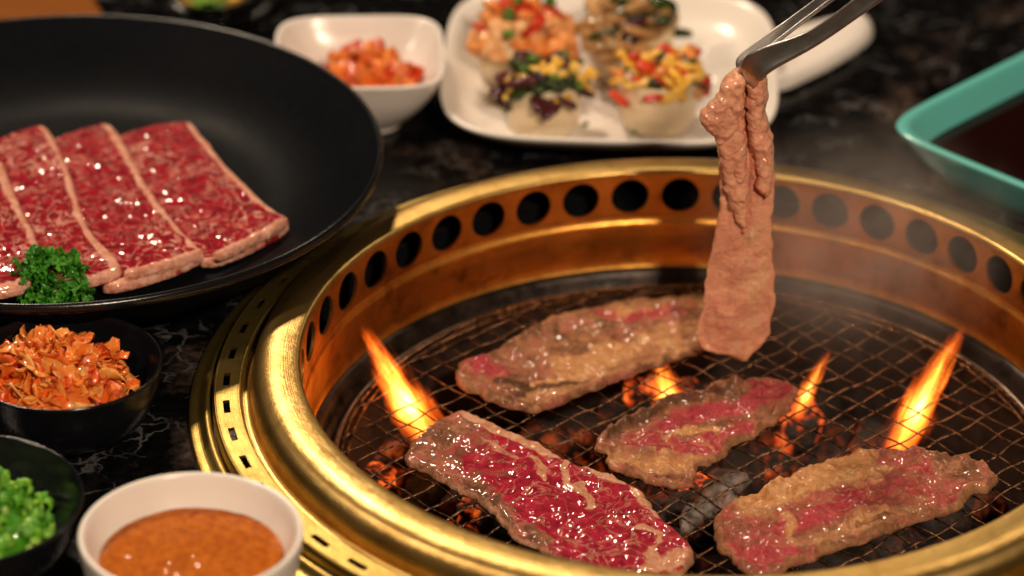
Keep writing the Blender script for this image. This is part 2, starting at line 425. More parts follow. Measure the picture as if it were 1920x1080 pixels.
v, f = revolve(smooth_prof([(.1384, -.0205), (.1372, -.0200), (.1352, -.0215), (.1335, -.0262), (.1312, -.0290), (.1296, -.0275), (.1288, -.0262), (.1278, -.0275), (.1272, -.0330)]), 256)
mesh_obj('drip_ring', v, f, M['blackiron'], grill)
def torus(R0, r, z, n=256, m=10):
    return revolve([(R0 + r * math.cos(2 * math.pi * k / m), z + r * math.sin(2 * math.pi * k / m)) for k in range(m)], n, True)
v, f = torus(.1291, .0010, -.0247); mesh_obj('support_ring', v, f, M['steelring'], grill)
v, f = revolve(smooth_prof([(.1275, -.030), (.1255, -.045), (.118, -.085), (.10, -.098), (.05, -.100), (.0005, -.100)]), 160)
mesh_obj('fire_cup', v, f, M['cup'], grill)

# ------------------------------------------------------------ wire grate
grate = thing('wire_grate', 'round twisted-wire cooking grate sitting inside the brass grill', 'grill grate', (0, 0, GZ))
GR = .1266
def twisted(path, r=.00023, off=.00024, pitch=.0021, seg=.00040, sides=5):
    """two strands wound round a polyline (numpy Nx3)"""
    d = np.r_[0, np.cumsum(np.linalg.norm(np.diff(path, axis=0), axis=1))]
    n = max(8, int(d[-1] / seg)); s = np.linspace(0, d[-1], n)
    P = np.c_[[np.interp(s, d, path[:, i]) for i in range(3)]].T
    T = np.gradient(P, axis=0); T /= np.linalg.norm(T, axis=1)[:, None]
    B = np.tile([0, 0, 1.0], (n, 1)); N = np.cross(T, B); N /= np.linalg.norm(N, axis=1)[:, None]
    vs = []; fs = []
    ang = 2 * math.pi * s / pitch
    for st in (0, math.pi):
        Q = P + off * (np.cos(ang + st)[:, None] * N + np.sin(ang + st)[:, None] * B)
        base = len(vs)
        for k in range(sides):
            t = 2 * math.pi * k / sides; ring = Q + r * (math.cos(t) * N + math.sin(t) * B); vs.append(ring)
        vv = np.stack(vs[base:], 1).reshape(-1, 3); vs = vs[:base]; vs.append(vv)
    allv = np.concatenate(vs); nn = n * sides
    i = np.arange(n - 1)[:, None] * sides + np.arange(sides)[None]; j = np.arange(n - 1)[:, None] * sides + (np.arange(sides)[None] + 1) % sides
    q = np.stack([i, j, j + sides, i + sides], -1).reshape(-1, 4)
    return allv, np.r_[q, q + nn]
rnd = random.Random(3)
for ang, sp, lift in ((44.5, .0095, .00035), (-47.0, .0097, -.00035)):
    a = R(ang); U = np.array([math.cos(a), math.sin(a)]); N2 = np.array([-U[1], U[0]])
    o = -.120
    while o < .123:
        oo = o + rnd.uniform(-.0019, .0019); L = math.sqrt(max(1e-6, GR ** 2 - oo ** 2))
        ph = rnd.uniform(0, 6); am = rnd.uniform(.0003, .0012); tl = rnd.uniform(-.012, .012)
        t = np.linspace(-L, L, 60); lat = oo + am * np.sin(t * 60 + ph) + .0003 * np.sin(t * 210 + ph * 2) + tl * t
        P = np.c_[t[:, None] * U + lat[:, None] * N2, lift + .0004 * np.sin(t * 290 + ph)]
        v, f = twisted(P); mesh_obj('wire', v, f, M['wire'], grate)
        o += sp
th = np.linspace(0, 2 * math.pi, 400)
for rr, zz, r_ in ((GR, 0, .0006), (GR - .0022, -.0009, .00045)):
    v, f = twisted(np.c_[rr * np.cos(th), rr * np.sin(th), np.full(400, zz)], r_, r_ * .9, .0032, .00055, 6)
    mesh_obj('rim_wire', v, f, M['wire'], grate)

# ------------------------------------------------------------ charcoal
def lump(seed): return blob(seed, 3, .35, 1.3, (1, .72, .62), .45)
protos = {}
for k, mt in enumerate(('coal', 'coal', 'coal_hot', 'coal_ash')):
    v, f = lump(k + 1); o = mesh_obj('charcoal_lump', v, f, M[mt]); protos[k] = [o, False]
rnd = random.Random(11)
LC = 'lump of smouldering black charcoal in the bed under the wire grate'
def put_coal(kind, loc, s, label, grp):
    o, used = protos[kind]
    if used: o = o.copy(); C.objects.link(o)
    protos[kind][1] = True
    o.matrix_world = TRS(loc, (rnd.uniform(-.5, .5), rnd.uniform(-.5, .5), rnd.uniform(0, 6)), s)
    o.name = 'charcoal_lump'; return tag(o, label, 'charcoal', grp)
hot_px = [(860, 945), (905, 965), (935, 985), (700, 900), (735, 855), (1240, 760), (1290, 745), (1210, 735), (1310, 925), (800, 935), (1290, 950), (760, 700), (1500, 800)]
hot = [K(x, y, -.055) for x, y in hot_px]
ashy = [K(x, y, -.046) for x, y in ((1345, 930), (1322, 950), (1298, 978), (1375, 905))]
for p in hot: put_coal(2, p, rnd.uniform(.008, .011), 'glowing red hot charcoal lump seen through the wires', 'glowing charcoal lumps')
for p, lb in zip(ashy, ('ash grey charcoal lump under the wires, second from the back of four pale ones', 'ash grey charcoal lump under the wires, third from the back of four pale ones',
                       'frontmost of the four pale ash grey charcoal lumps under the wires', 'rearmost of the four pale ash grey charcoal lumps under the wires')):
    put_coal(3, p, rnd.uniform(.0060, .0075), lb, 'ash grey charcoal lumps')
g = .0195; j = 0
y = -.115
while y < .116:
    x = -.115 + (g / 2 if j % 2 else 0)
    while x < .116:
        p = Vector((x + rnd.uniform(-.004, .004), y + rnd.uniform(-.004, .004), -.066 + rnd.uniform(-.006, .006)))
        if math.hypot(p.x, p.y) < .112: put_coal(rnd.choice((0, 0, 1)), p, rnd.uniform(.0105, .0145), LC, 'smouldering charcoal lumps in the bed')
        x += g
    y += g * .85; j += 1

# ------------------------------------------------------------ flames (glowing gas = emitting volume)
def flame_mat():
    t = NT('flame'); t.t.nodes.remove(t.p)
    sx = t.n('SeparateXYZ'); t.l(t.tc.outputs['Object'], sx.inputs[0]); x, y, z = sx.outputs[:3]
    # wobble of the axis
    wob = t.math('MULTIPLY', t.math('SUBTRACT', t.noise(2.0, 2), .5), .9)
    xx = t.math('ADD', x, wob)
    r = t.math('SQRT', t.math('ADD', t.math('MULTIPLY', xx, xx), t.math('MULTIPLY', y, y)))
    r = t.math('ADD', r, t.math('MULTIPLY', t.math('SUBTRACT', t.noise(3.2, 5, .65, .8), .45), 1.25))
    env = t.ramp(z, [(0.0, .55), (.10, .85), (.30, .88), (.55, .62), (.8, .36), (1.0, .12)], 'EASE')
    q = t.math('SUBTRACT', 1.0, t.math('DIVIDE', r, env), True)
    fade = t.ramp(z, [(0.0, .0), (.18, .45), (.38, 1.0), (.66, .75), (.86, .20), (1.0, 0.0)], 'EASE')
    n = t.ramp(t.noise(2.6, 4, .65), [(.32, .2), (.66, 1.0)])
    I = t.math('MULTIPLY', t.math('MULTIPLY', t.math('POWER', q, 1.3), fade), n)
    em = t.n('Emission'); t.l(t.ramp(I, [(0.0, (1.0, .08, .005)), (.10, (1, .17, .012)), (.28, (1, .36, .04)), (.55, (1, .58, .16))]), em.inputs[0])
    t.l(t.math('MULTIPLY', I, 2600.0), em.inputs[1]); t.l(em.outputs[0], t.out.inputs['Volume'])
    return t.m
M['flame'] = flame_mat()
def flame(base, tip, rad, label):
    prof = [(.02, 0), (.95, .02), (1.3, .1), (1.4, .3), (1.25, .55), (1.0, .8), (.6, .97), (.02, 1.0)]
    v, f = revolve(prof, 24)
    n = len(v); v += [(0, 0, 0), (0, 0, 1)]; P = len(prof)
    for k in range(24): k2 = (k + 1) % 24; f += [(k * P, n, k2 * P), (k * P + P - 1, k2 * P + P - 1, n + 1)]
    o = mesh_obj('flame', v, f, M['flame']); d = Vector(tip) - Vector(base)
    o.matrix_world = Matrix.Translation(base) @ d.to_track_quat('Z', 'Y').to_matrix().to_4x4() @ Matrix.Diagonal((rad, rad, d.length, 1))
    return tag(o, label, 'flame')
flame(K(820, 850, -.040), K(672, 600, .002), .0108, 'tall yellow flame leaning left against the brass wall')
flame(K(1668, 872, -.040), K(1812, 598, .0), .0088, 'tall yellow flame at the right leaning right above the front right slice')
flame(K(1275, 810, -.045), K(1228, 655, -.020), .0095, 'low flame under the grate between the back slice and the small browned slice')
flame(K(1486, 792, -.038), K(1560, 648, -.012), .0047, 'faint orange flame right of the small browned slice')

# ------------------------------------------------------------ meat slabs
def sdf_poly(P, Q):
    """signed distance (inside > 0) of points P (Nx2) to closed polygon Q (Mx2), and nearest boundary point"""
    best = np.full(len(P), 1e9); near = np.zeros_like(P); inside = np.zeros(len(P), bool)
    for a, b in zip(Q, np.roll(Q, -1, 0)):
        ab = b - a; t = np.clip(((P - a) @ ab) / (ab @ ab + 1e-18), 0, 1); c = a + t[:, None] * ab
        d = np.linalg.norm(P - c, axis=1); k = d < best; best[k] = d[k]; near[k] = c[k]
        cond = (a[1] > P[:, 1]) != (b[1] > P[:, 1])
        with np.errstate(divide='ignore', invalid='ignore'):
            xi = (b[0] - a[0]) * (P[:, 1] - a[1]) / (b[1] - a[1]) + a[0]
        inside ^= cond & (P[:, 0] < xi)
    return np.where(inside, best, -best), near
def chaikin(Q, it=2):
    for _ in range(it):
        N = np.roll(Q, -1, 0); Q = np.stack([.75 * Q + .25 * N, .25 * Q + .75 * N], 1).reshape(-1, 2)
    return Q
def rough_outline(Q, amp, freq, seed):
    # resample then push each point along its normal by noise: crinkled edge
    d = np.linalg.norm(np.roll(Q, -1, 0) - Q, axis=1); s = np.r_[0, np.cumsum(d)]; n = int(s[-1] / .0009)
    QQ = np.r_[Q, Q[:1]]; t = np.linspace(0, s[-1], n, endpoint=False)
    P = np.c_[np.interp(t, s, QQ[:, 0]), np.interp(t, s, QQ[:, 1])]
    T = np.roll(P, -1, 0) - np.roll(P, 1, 0); T /= np.linalg.norm(T, axis=1)[:, None] + 1e-12; Nn = np.c_[T[:, 1], -T[:, 0]]
    a = np.array([noise.fractal(Vector((p[0] * freq, p[1] * freq, seed)), 1.0, 2.0, 3) for p in P])
    return P + Nn * (a * amp)[:, None]
def seg_dist(P, L):
    best = np.full(len(P), 1e9)
    if len(L) == 1: return np.linalg.norm(P - L[0], axis=1)
    for a, b in zip(L, L[1:]):
        ab = b - a; t = np.clip(((P - a) @ ab) / (ab @ ab + 1e-18), 0, 1); best = np.minimum(best, np.linalg.norm(P - a - t[:, None] * ab, axis=1))
    return best
def slab(name, poly, frame, thick, mat, seed=1, h=.0006, edge=.003, crinkle=(.0010, 180), lump=(.0012, 90), fine=(.0004, 420),
         curl=0.0, sym=.25, strokes=(), base=(0, 0, 0), tilt=None, folds=None, parent=None, edgecol=None, warpamp=.0034, puff=0.0):
    """poly: Nx2 in plane metres. frame: origin,U,V,N. A slice with rounded edge, crinkled outline and uneven top."""
    Q = rough_outline(chaikin(np.array(poly, float)), crinkle[0], crinkle[1], seed)
    lo, hi = Q.min(0) - 2 * h, Q.max(0) + 2 * h
    xs = np.arange(lo[0], hi[0], h); ys = np.arange(lo[1], hi[1], h); X, Y = np.meshgrid(xs, ys, indexing='ij'); P = np.c_[X.ravel(), Y.ravel()]
    d, near = sdf_poly(P, Q)
    nx, ny = len(xs), len(ys); D = d.reshape(nx, ny)
    act = (D[:-1, :-1] > 0) | (D[1:, :-1] > 0) | (D[1:, 1:] > 0) | (D[:-1, 1:] > 0)
    I, J = np.nonzero(act); quads = np.stack([I * ny + J, (I + 1) * ny + J, (I + 1) * ny + J + 1, I * ny + J + 1], 1)
    used = np.unique(quads); remap = -np.ones(nx * ny, int); remap[used] = np.arange(len(used)); quads = remap[quads]
    p = P[used]; dd = d[used]; out = dd <= 0; p[out] = near[used][out]; dd = np.maximum(dd, 0)
    e = np.clip(dd / edge, 0, 1); prof = np.sqrt(1 - (1 - e) ** 2)
    v3 = [Vector((a, b, seed * 3.7)) for a, b in p]
    L = np.array([noise.fractal(q * lump[1], 1.0, 2.0, 4) for q in v3]); F = np.array([noise.fractal(q * fine[1], .8, 2.1, 3) for q in v3])
    und = np.array([noise.noise(q * 34) for q in v3])
    top = thick * prof + (L * lump[0] + F * fine[0]) * np.minimum(1, e * 1.5)
    if puff:
        pn = np.array([max(0, .35 + 1.3 * noise.noise(q * 150) + .5 * noise.noise(q * 300)) for q in v3])
        top = top + puff * pn * np.exp(-((dd - .0022) / .0014) ** 2)
    basez = und * .0010 + curl * (1 - np.clip(dd / (edge * 2.2), 0, 1)) ** 2
    if tilt is not None: basez = basez + tilt(p)
    if folds is not None: top = top + folds(p) * np.minimum(1, e * 1.2)
    zt = basez + top; zb = basez - thick * sym * prof + (F * fine[0] * .5) * np.minimum(1, e)
    o_, U, Vv, N = [np.array(q, float) for q in frame]
    W = o_ + p[:, :1] * U + p[:, 1:] * Vv
    Vt = W + zt[:, None] * N; Vb = W + zb[:, None] * N
    # share border vertices between top and bottom
    nU = len(used); idxb = np.arange(nU) + nU; idxb[out] = np.nonzero(out)[0]; keep = ~out
    newb = -np.ones(nU, int); newb[keep] = nU + np.arange(keep.sum()); newb[out] = np.nonzero(out)[0]
    allv = np.r_[Vt, Vb[keep]]; fb = newb[quads][:, ::-1]
    # drop bottom faces made of border vertices only
    fb = fb[~(out[quads].all(1))]
    warp = np.array([(noise.fractal(q * 95, 1, 2, 3), noise.fractal(q * 95 + Vector((9, 4, 2)), 1, 2, 3)) for q in v3]) * warpamp
    col = np.tile(np.array(base, float), (nU, 1))
    for kind, line, rad, val in strokes:
        sd = seg_dist(p + warp, np.array(line, float)); wgt = np.clip(1.6 - 1.2 * sd / rad + .5 * L, 0, 1)
        col[:, kind] = col[:, kind] * (1 - wgt) + val * wgt
        if kind == 1 and val > .4: pass
    if edgecol is not None:
        ew = np.clip(1.3 - dd / edgecol[0] + .6 * L, 0, 1)
        for c_ in range(3): col[:, c_] = col[:, c_] * (1 - ew) + edgecol[1][c_] * ew
    colb = np.r_[col, col[keep]]
    fcs = np.r_[quads, fb]
    ob = mesh_obj(name, allv, fcs, mat, parent, True, colb)
    return ob
FLAT = ((0, 0, 0), (1, 0, 0), (0, 1, 0), (0, 0, 1))
def fl(z): return ((0, 0, z), (1, 0, 0), (0, 1, 0), (0, 0, 1))
def pk(pts, z): return [tuple(K(x, y, z))[:2] for x, y in pts]
MZ = GZ + .0014
def ST(z, *s): return [(k, pk(l, z), r * .001, v) for k, l, r, v in s]
PA = [(852, 696), (859, 687), (905, 675), (923, 668), (944, 652), (986, 628), (1020, 608), (1066, 593), (1142, 579), (1152, 570), (1243, 567), (1267, 568), (1309, 558), (1375, 572), (1385, 620),
      (1340, 650), (1309, 660), (1283, 675), (1230, 696), (1178, 711), (1134, 729), (1085, 745), (1048, 763), (994, 778), (965, 774), (934, 763), (892, 747), (856, 725)]
a = slab('beef_slice', pk(PA, MZ), fl(MZ), .0024, M['meat_grill'], 1, .00055, puff=.0012, crinkle=(.0019, 150), lump=(.0015, 110), base=(.12, .05, .2), curl=.0008,
     strokes=ST(MZ, (1, [(1000, 600), (1140, 585), (1300, 575)], 9, .5), (1, [(1060, 700), (1200, 660), (1310, 625)], 11, .58), (0, [(870, 690), (925, 705)], 6, .9), (1, [(880, 700), (930, 712)], 2.5, .5),
                (0, [(1130, 595), (1215, 600), (1280, 585)], 5, .95), (1, [(1000, 735), (1080, 715), (1150, 690)], 2.2, .9), (2, [(925, 722), (1000, 742), (1080, 722)], 2.2, .9), (2, [(930, 680), (960, 700)], 4, .45), (2, [(950, 650), (1040, 620)], 6, .35),
                (1, [(990, 755), (1130, 720), (1290, 668)], 5, .5)), edgecol=(.0016, (.0, .35, .25)))
tag(a, 'largest cooked beef slice, greyish brown, lying at the back of the grate', 'meat')
PB = [(1116, 836), (1133, 817), (1149, 805), (1184, 783), (1222, 770), (1244, 751), (1275, 742), (1319, 742), (1336, 726), (1385, 724), (1414, 718), (1458, 720), (1486, 732), (1494, 751), (1480, 776),
      (1464, 795), (1436, 811), (1395, 836), (1354, 861), (1332, 880), (1307, 877), (1305, 909), (1288, 928), (1250, 923), (1206, 909), (1159, 893), (1132, 874), (1143, 858), (1125, 856)]
a = slab('beef_slice', pk(PB, MZ), fl(MZ), .0026, M['meat_grill'], 2, .0005, puff=.0020, base=(.25, .3, .18), curl=.0015, lump=(.0024, 110), crinkle=(.0022, 150),
     strokes=ST(MZ, (0, [(1190, 830), (1300, 790), (1400, 765), (1470, 745)], 6, .95), (0, [(1250, 850), (1330, 850), (1390, 815)], 6, 1), (1, [(1190, 830), (1300, 800), (1400, 770)], 2, .3), (1, [(1170, 870), (1290, 880)], 8, .6), (1, [(1240, 830), (1330, 815)], 2, .6),
                (0, [(1180, 880), (1280, 900)], 5, 0), (2, [(1150, 815), (1250, 760), (1310, 750), (1350, 740)], 6, .75), (0, [(1150, 815), (1250, 760), (1330, 745)], 8, 0), (1, [(1150, 815), (1250, 760), (1330, 745)], 7, 0), (0, [(1440, 735), (1480, 755)], 5, .9)), edgecol=(.002, (.05, .45, .2)))
tag(a, 'small curled beef slice with browned edge and pink middle at the grate centre', 'meat')
PC = [(754, 863), (770, 835), (800, 805), (840, 781), (870, 775), (897, 787), (951, 814), (1006, 835), (1066, 872), (1117, 887), (1178, 908), (1223, 950), (1253, 990), (1296, 1029), (1302, 1053), (1278, 1085), (1220, 1100), (1150, 1088),
      (1057, 1056), (1012, 1038), (963, 1014), (933, 985), (921, 958), (867, 931), (831, 907), (779, 880)]
a = slab('beef_slice', pk(PC, MZ), fl(MZ), .0027, M['meat_red'], 3, .0006, base=(1, .05, 0), puff=.0007, lump=(.0013, 110), crinkle=(.0014, 170),
     strokes=ST(MZ, (0, [(790, 850), (850, 800)], 14, .15), (0, [(830, 870), (870, 850), (900, 830)], 6, .45), (2, [(800, 850), (840, 820)], 7, .5), (1, [(880, 785), (1000, 840), (1110, 888), (1180, 915), (1235, 975)], 3.6, .95), (0, [(790, 870), (870, 920), (950, 985), (1000, 1025)], 5.5, .0),
                (2, [(850, 915), (950, 990)], 3, .5), (1, [(1003, 868), (1012, 908)], 1.8, .9), (1, [(1100, 920), (1108, 960)], 1.8, .9), (1, [(1190, 1000), (1240, 1010), (1225, 1060)], 2.2, .8), (1, [(1230, 1075), (1290, 1050)], 5, .8), (1, [(900, 840), (960, 870)], 2.2, .6), (0, [(900, 900), (960, 900)], 3, .6), (1, [(1050, 880), (1085, 930)], 1.5, .7)), edgecol=(.0014, (.1, .55, .2)))
tag(a, 'bright red half raw beef slice at the front left of the grate', 'meat')
PD = [(1340, 977), (1338, 1025), (1365, 1050), (1392, 1080), (1440, 1098), (1501, 1066), (1592, 1033), (1682, 1003), (1737, 979), (1791, 970), (1815, 935), (1852, 932), (1867, 914), (1861, 883), (1839, 874), (1820, 882), (1815, 862),
      (1773, 871), (1743, 859), (1697, 850), (1622, 859), (1577, 865), (1516, 883), (1441, 917), (1423, 940), (1386, 940), (1365, 952)]
a = slab('beef_slice', pk(PD, MZ), fl(MZ), .0030, M['meat_grill'], 4, .0006, puff=.0020, base=(.5, .3, .16), curl=.0012, lump=(.0022, 105), crinkle=(.0020, 150),
     strokes=ST(MZ, (1, [(1420, 950), (1500, 910), (1570, 895), (1600, 880)], 12, .66), (0, [(1420, 950), (1500, 910), (1600, 885)], 9, .1), (0, [(1505, 1000), (1550, 970), (1610, 945)], 4.2, 1), (1, [(1505, 1000), (1550, 970), (1610, 945)], 4, 0), (0, [(1400, 1055), (1450, 1060)], 7, 1), (1, [(1400, 1055), (1450, 1060)], 6, .1),
                (1, [(1520, 1030), (1620, 990), (1720, 965)], 6, .5), (0, [(1520, 1030), (1700, 975)], 6, .1), (2, [(1600, 1000), (1680, 975)], 2, .6), (0, [(1715, 895), (1735, 890)], 3.5, 1), (1, [(1715, 895), (1735, 890)], 4, 0), (0, [(1630, 910), (1760, 940)], 7, .6), (2, [(1640, 865), (1740, 865)], 3.5, .5), (0, [(1780, 890), (1850, 900)], 8, .1), (1, [(1780, 890), (1850, 900)], 8, .3),
                (0, [(1440, 1005), (1465, 990)], 1.6, 1), (1, [(1470, 985), (1490, 1040)], 2, .6)), edgecol=(.002, (.1, .45, .2)))
tag(a, 'thick folded beef slice with cream fat and pink streaks, front right on the grate', 'meat')

# hanging slice: its sheet stands in the vertical plane y = HY
HY = .0632
def pv(pts): return [(V(x, y, HY).x, V(x, y, HY).z) for x, y in pts]
VF = ((0, HY, 0), (1, 0, 0), (0, 0, 1), (0, -1, 0))
PH = [(1352, 345), (1347, 400), (1337, 450), (1326, 500), (1320, 550), (1313, 600), (1306, 630), (1310, 648), (1332, 660), (1362, 668), (1396, 676), (1410, 665), (1428, 650), (1440, 628), (1449, 600), (1453, 550), (1450, 500), (1448, 450), (1450, 400), (1453, 340), (1452, 300), (1449, 262), (1441, 235),
      (1437, 205), (1441, 175), (1440, 142), (1424, 128), (1400, 122), (1372, 126), (1350, 158), (1342, 200), (1344, 260)]
def hfold(p):
    x0, z0 = V(1400, 300, HY).x, V(1400, 300, HY).z
    u = (p[:, 0] - x0) * 1000; zz = (p[:, 1] - V(1380, 672, HY).z) * 1000      # mm
    upw = np.clip((zz - 55) / 35, 0, 1)
    g = np.sin(u * .75 + .05 * zz) * .0012 * upw - .0016 * np.exp(-((u - 1.5 + .03 * (zz - 50)) / .9) ** 2) * np.clip((zz - 25) / 60, 0, 1) - .0005 * np.exp(-((u + 5 + .05 * (zz - 40)) / .8) ** 2) * np.clip(zz / 80, 0, 1)
    return g - .00035 * u * u * .05
hm = thing('hanging_beef_slice', 'long cooked beef slice hanging folded from the steel tongs', 'meat', (0, 0, 0))
slab('meat_strip', pv(PH), VF, .0028, M['meat_hang'], 5, .00055, base=(.12, .25, 0), sym=.9, lump=(.0016, 60), fine=(.00016, 380), crinkle=(.0009, 180), folds=hfold, parent=hm,
     strokes=[(0, pv(l), r * .001, v) if k == 0 else (k, pv(l), r * .001, v) for k, l, r, v in ((2, [(1395, 480), (1392, 420)], 1.6, .35), (1, [(1420, 330), (1425, 600)], 4, .45), (0, [(1370, 450), (1360, 620)], 6, .3), (0, [(1400, 215), (1405, 240)], 2, .7), (2, [(1390, 200), (1380, 290)], 2.5, .4))], edgecol=(.0012, (.1, .2, .2)))
def pvy(pts, y): return [(V(x, yy, y).x, V(x, yy, y).z) for x, yy in pts]
def vfr(y): return ((0, y, 0), (1, 0, 0), (0, 0, 1), (0, -1, 0))
PF1 = [(1366, 138), (1352, 160), (1345, 180), (1330, 195), (1310, 215), (1311, 230), (1330, 240), (1336, 262), (1345, 275), (1362, 262), (1385, 240), (1396, 200), (1400, 160), (1390, 140)]
slab('meat_fold', pvy(PF1, HY - .0035), vfr(HY - .0035), .0042, M['meat_hang'], 6, .0005, base=(.25, .15, .2), sym=.6, puff=.0007, lump=(.0022, 120), crinkle=(.0014, 240), edge=.0035, parent=hm, edgecol=(.0012, (.1, .2, .35)))
PF2 = [(1404, 150), (1432, 160), (1440, 178), (1428, 205), (1436, 225), (1448, 260), (1450, 300), (1446, 322), (1430, 330), (1412, 300), (1402, 250), (1396, 200)]
slab('meat_fold', pvy(PF2, HY - .0025), vfr(HY - .0025), .0034, M['meat_hang'], 8, .0005, base=(.15, .35, .0), sym=.6, puff=.0005, lump=(.0018, 120), crinkle=(.0013, 240), parent=hm)
PF3 = [(1345, 250), (1348, 290), (1354, 330), (1362, 370), (1376, 400), (1392, 440), (1402, 430), (1405, 350), (1400, 290), (1396, 245), (1370, 240)]
slab('meat_fold', pvy(PF3, HY - .0040), vfr(HY - .0040), .0030, M['meat_hang'], 9, .0005, base=(.2, .2, .1), sym=.6, puff=.0004, lump=(.0015, 120), crinkle=(.0012, 240), parent=hm)

for sd_, yo, pts in ((10, -.0040, [(1398, 150), (1425, 160), (1436, 172), (1438, 192), (1424, 200), (1408, 190), (1399, 172)]),
                     (11, -.0050, [(1322, 205), (1345, 190), (1372, 195), (1380, 220), (1368, 245), (1345, 248), (1322, 235)]),
                     (12, -.0030, [(1418, 300), (1434, 285), (1448, 300), (1449, 345), (1440, 375), (1425, 365), (1416, 335)]),
                     (13, -.0042, [(1382, 250), (1396, 262), (1402, 300), (1398, 345), (1385, 365), (1374, 330), (1372, 285)])):
    slab('meat_fold', pvy(pts, HY + yo), vfr(HY + yo), .0032, M['meat_hang'], sd_, .0005, base=(.2, .3, .1), sym=.6, puff=.0004, lump=(.0015, 140), crinkle=(.0012, 240), parent=hm)

# ------------------------------------------------------------ tongs
def loft(path, widths, thick, side, mat, name, parent, cup=0.0, m=12):
    """flat bar with rounded cross-section: path Nx3 points, side = width direction"""
    P = [Vector(p) for p in path]; S = Vector(side).normalized(); vs = []; fs = []
    for i, p in enumerate(P):
        T = (P[min(i + 1, len(P) - 1)] - P[max(i - 1, 0)]).normalized(); s = (S - T * S.dot(T)).normalized(); n = T.cross(s)
        w_, t_ = widths[i] / 2, thick[i] / 2
        for k in range(m):
            a = 2 * math.pi * k / m; c, q = math.cos(a), math.sin(a)
            cc = math.copysign(abs(c) ** .55, c); qq = math.copysign(abs(q) ** .55, q)
            vs.append(p + s * (w_ * cc) + n * (t_ * qq + (cup * w_ * cc * cc)))
    for i in range(len(P) - 1):
        for k in range(m): k2 = (k + 1) % m; fs.append((i * m + k, i * m + k2, (i + 1) * m + k2, (i + 1) * m + k))
    fs.append(tuple(range(m))[::-1]); fs.append(tuple((len(P) - 1) * m + k for k in range(m)))
    return mesh_obj(name, vs, fs, mat, parent)
def interp(pts, n=24):
    pts = np.array(pts, float); t = np.linspace(0, len(pts) - 1, n); out = []
    for x in t:
        i = int(min(len(pts) - 2, math.floor(x))); f_ = x - i
        p0 = pts[max(i - 1, 0)]; p1 = pts[i]; p2 = pts[i + 1]; p3 = pts[min(i + 2, len(pts) - 1)]
        out.append(.5 * ((2 * p1) + (-p0 + p2) * f_ + (2 * p0 - 5 * p1 + 4 * p2 - p3) * f_ ** 2 + (-p0 + 3 * p1 - 3 * p2 + p3) * f_ ** 3))
    return np.array(out)
tg_ = thing('steel_tongs', 'slim stainless steel tongs reaching in from above and gripping the hanging slice', 'tongs', (0, 0, 0))
def tp(pts): return [tuple(V(x, y, yy)) for x, y, yy in pts]
armA = interp(np.c_[np.array(tp([(1412, 158, HY - .007), (1415, 132, HY - .008), (1440, 110, HY - .010), (1530, 68, HY - .014), (1640, -10, HY - .020), (1800, -130, HY - .028)])), [.0040, .0100, .0092, .0062, .0066, .0075], [.0016, .0020, .0020, .0018, .0018, .0018]], 44)
loft(armA[:, :3], armA[:, 3], armA[:, 4], (-.5, .43, .74), M['steel'], 'arm', tg_, cup=.28)
armB = interp(np.c_[np.array(tp([(1392, 130, HY + .001), (1396, 116, HY + .002), (1420, 92, HY + .003), (1480, 46, HY + .004), (1560, -12, HY + .002), (1720, -130, HY - .004)])), [.0036, .0060, .0048, .0040, .0042, .0045], [.0012] * 6], 40)
loft(armB[:, :3], armB[:, 3], armB[:, 4], (-.5, .43, .74), M['steel'], 'arm', tg_, cup=.25)
armC = interp(np.c_[np.array(tp([(1410, 116, HY - .004), (1436, 94, HY - .004), (1500, 44, HY - .003), (1575, -12, HY - .004), (1735, -130, HY - .008)])), [.0016, .0016, .0016, .0016, .0018], [.0012] * 5], 30)
loft(armC[:, :3], armC[:, 3], armC[:, 4], (-.5, .43, .74), M['steel'], 'spine', tg_)

# ------------------------------------------------------------ black plate with raw beef
PCX, PCY = -.2366, .1170
pan = thing('black_dish', 'large round matte black dish holding raw beef slices', 'dish', (PCX, PCY, 0))
FZ = .0135
prof = smooth_prof([(.0005, FZ), (.070, FZ), (.080, FZ + .0002), (.090, FZ + .0030), (.101, .0225), (.111, .0312), (.1170, .0362), (.1188, .0378)], 2)
v, f = revolve(prof, 256); mesh_obj('inside', v, f, M['pan'], pan)
v, f = revolve(smooth_prof([(.1187, .03785), (.1200, .0388), (.1214, .0375), (.1212, .0350), (.1196, .0338)], 2), 256); mesh_obj('rim', v, f, M['panrim'], pan)
v, f = revolve(smooth_prof([(.1197, .0340), (.1130, .0265), (.1000, .0160), (.0800, .0050), (.066, .0035), (.063, .0), (.055, .0), (.052, .004), (.0005, .005)], 1), 192); mesh_obj('underside', v, f, M['pan'], pan)
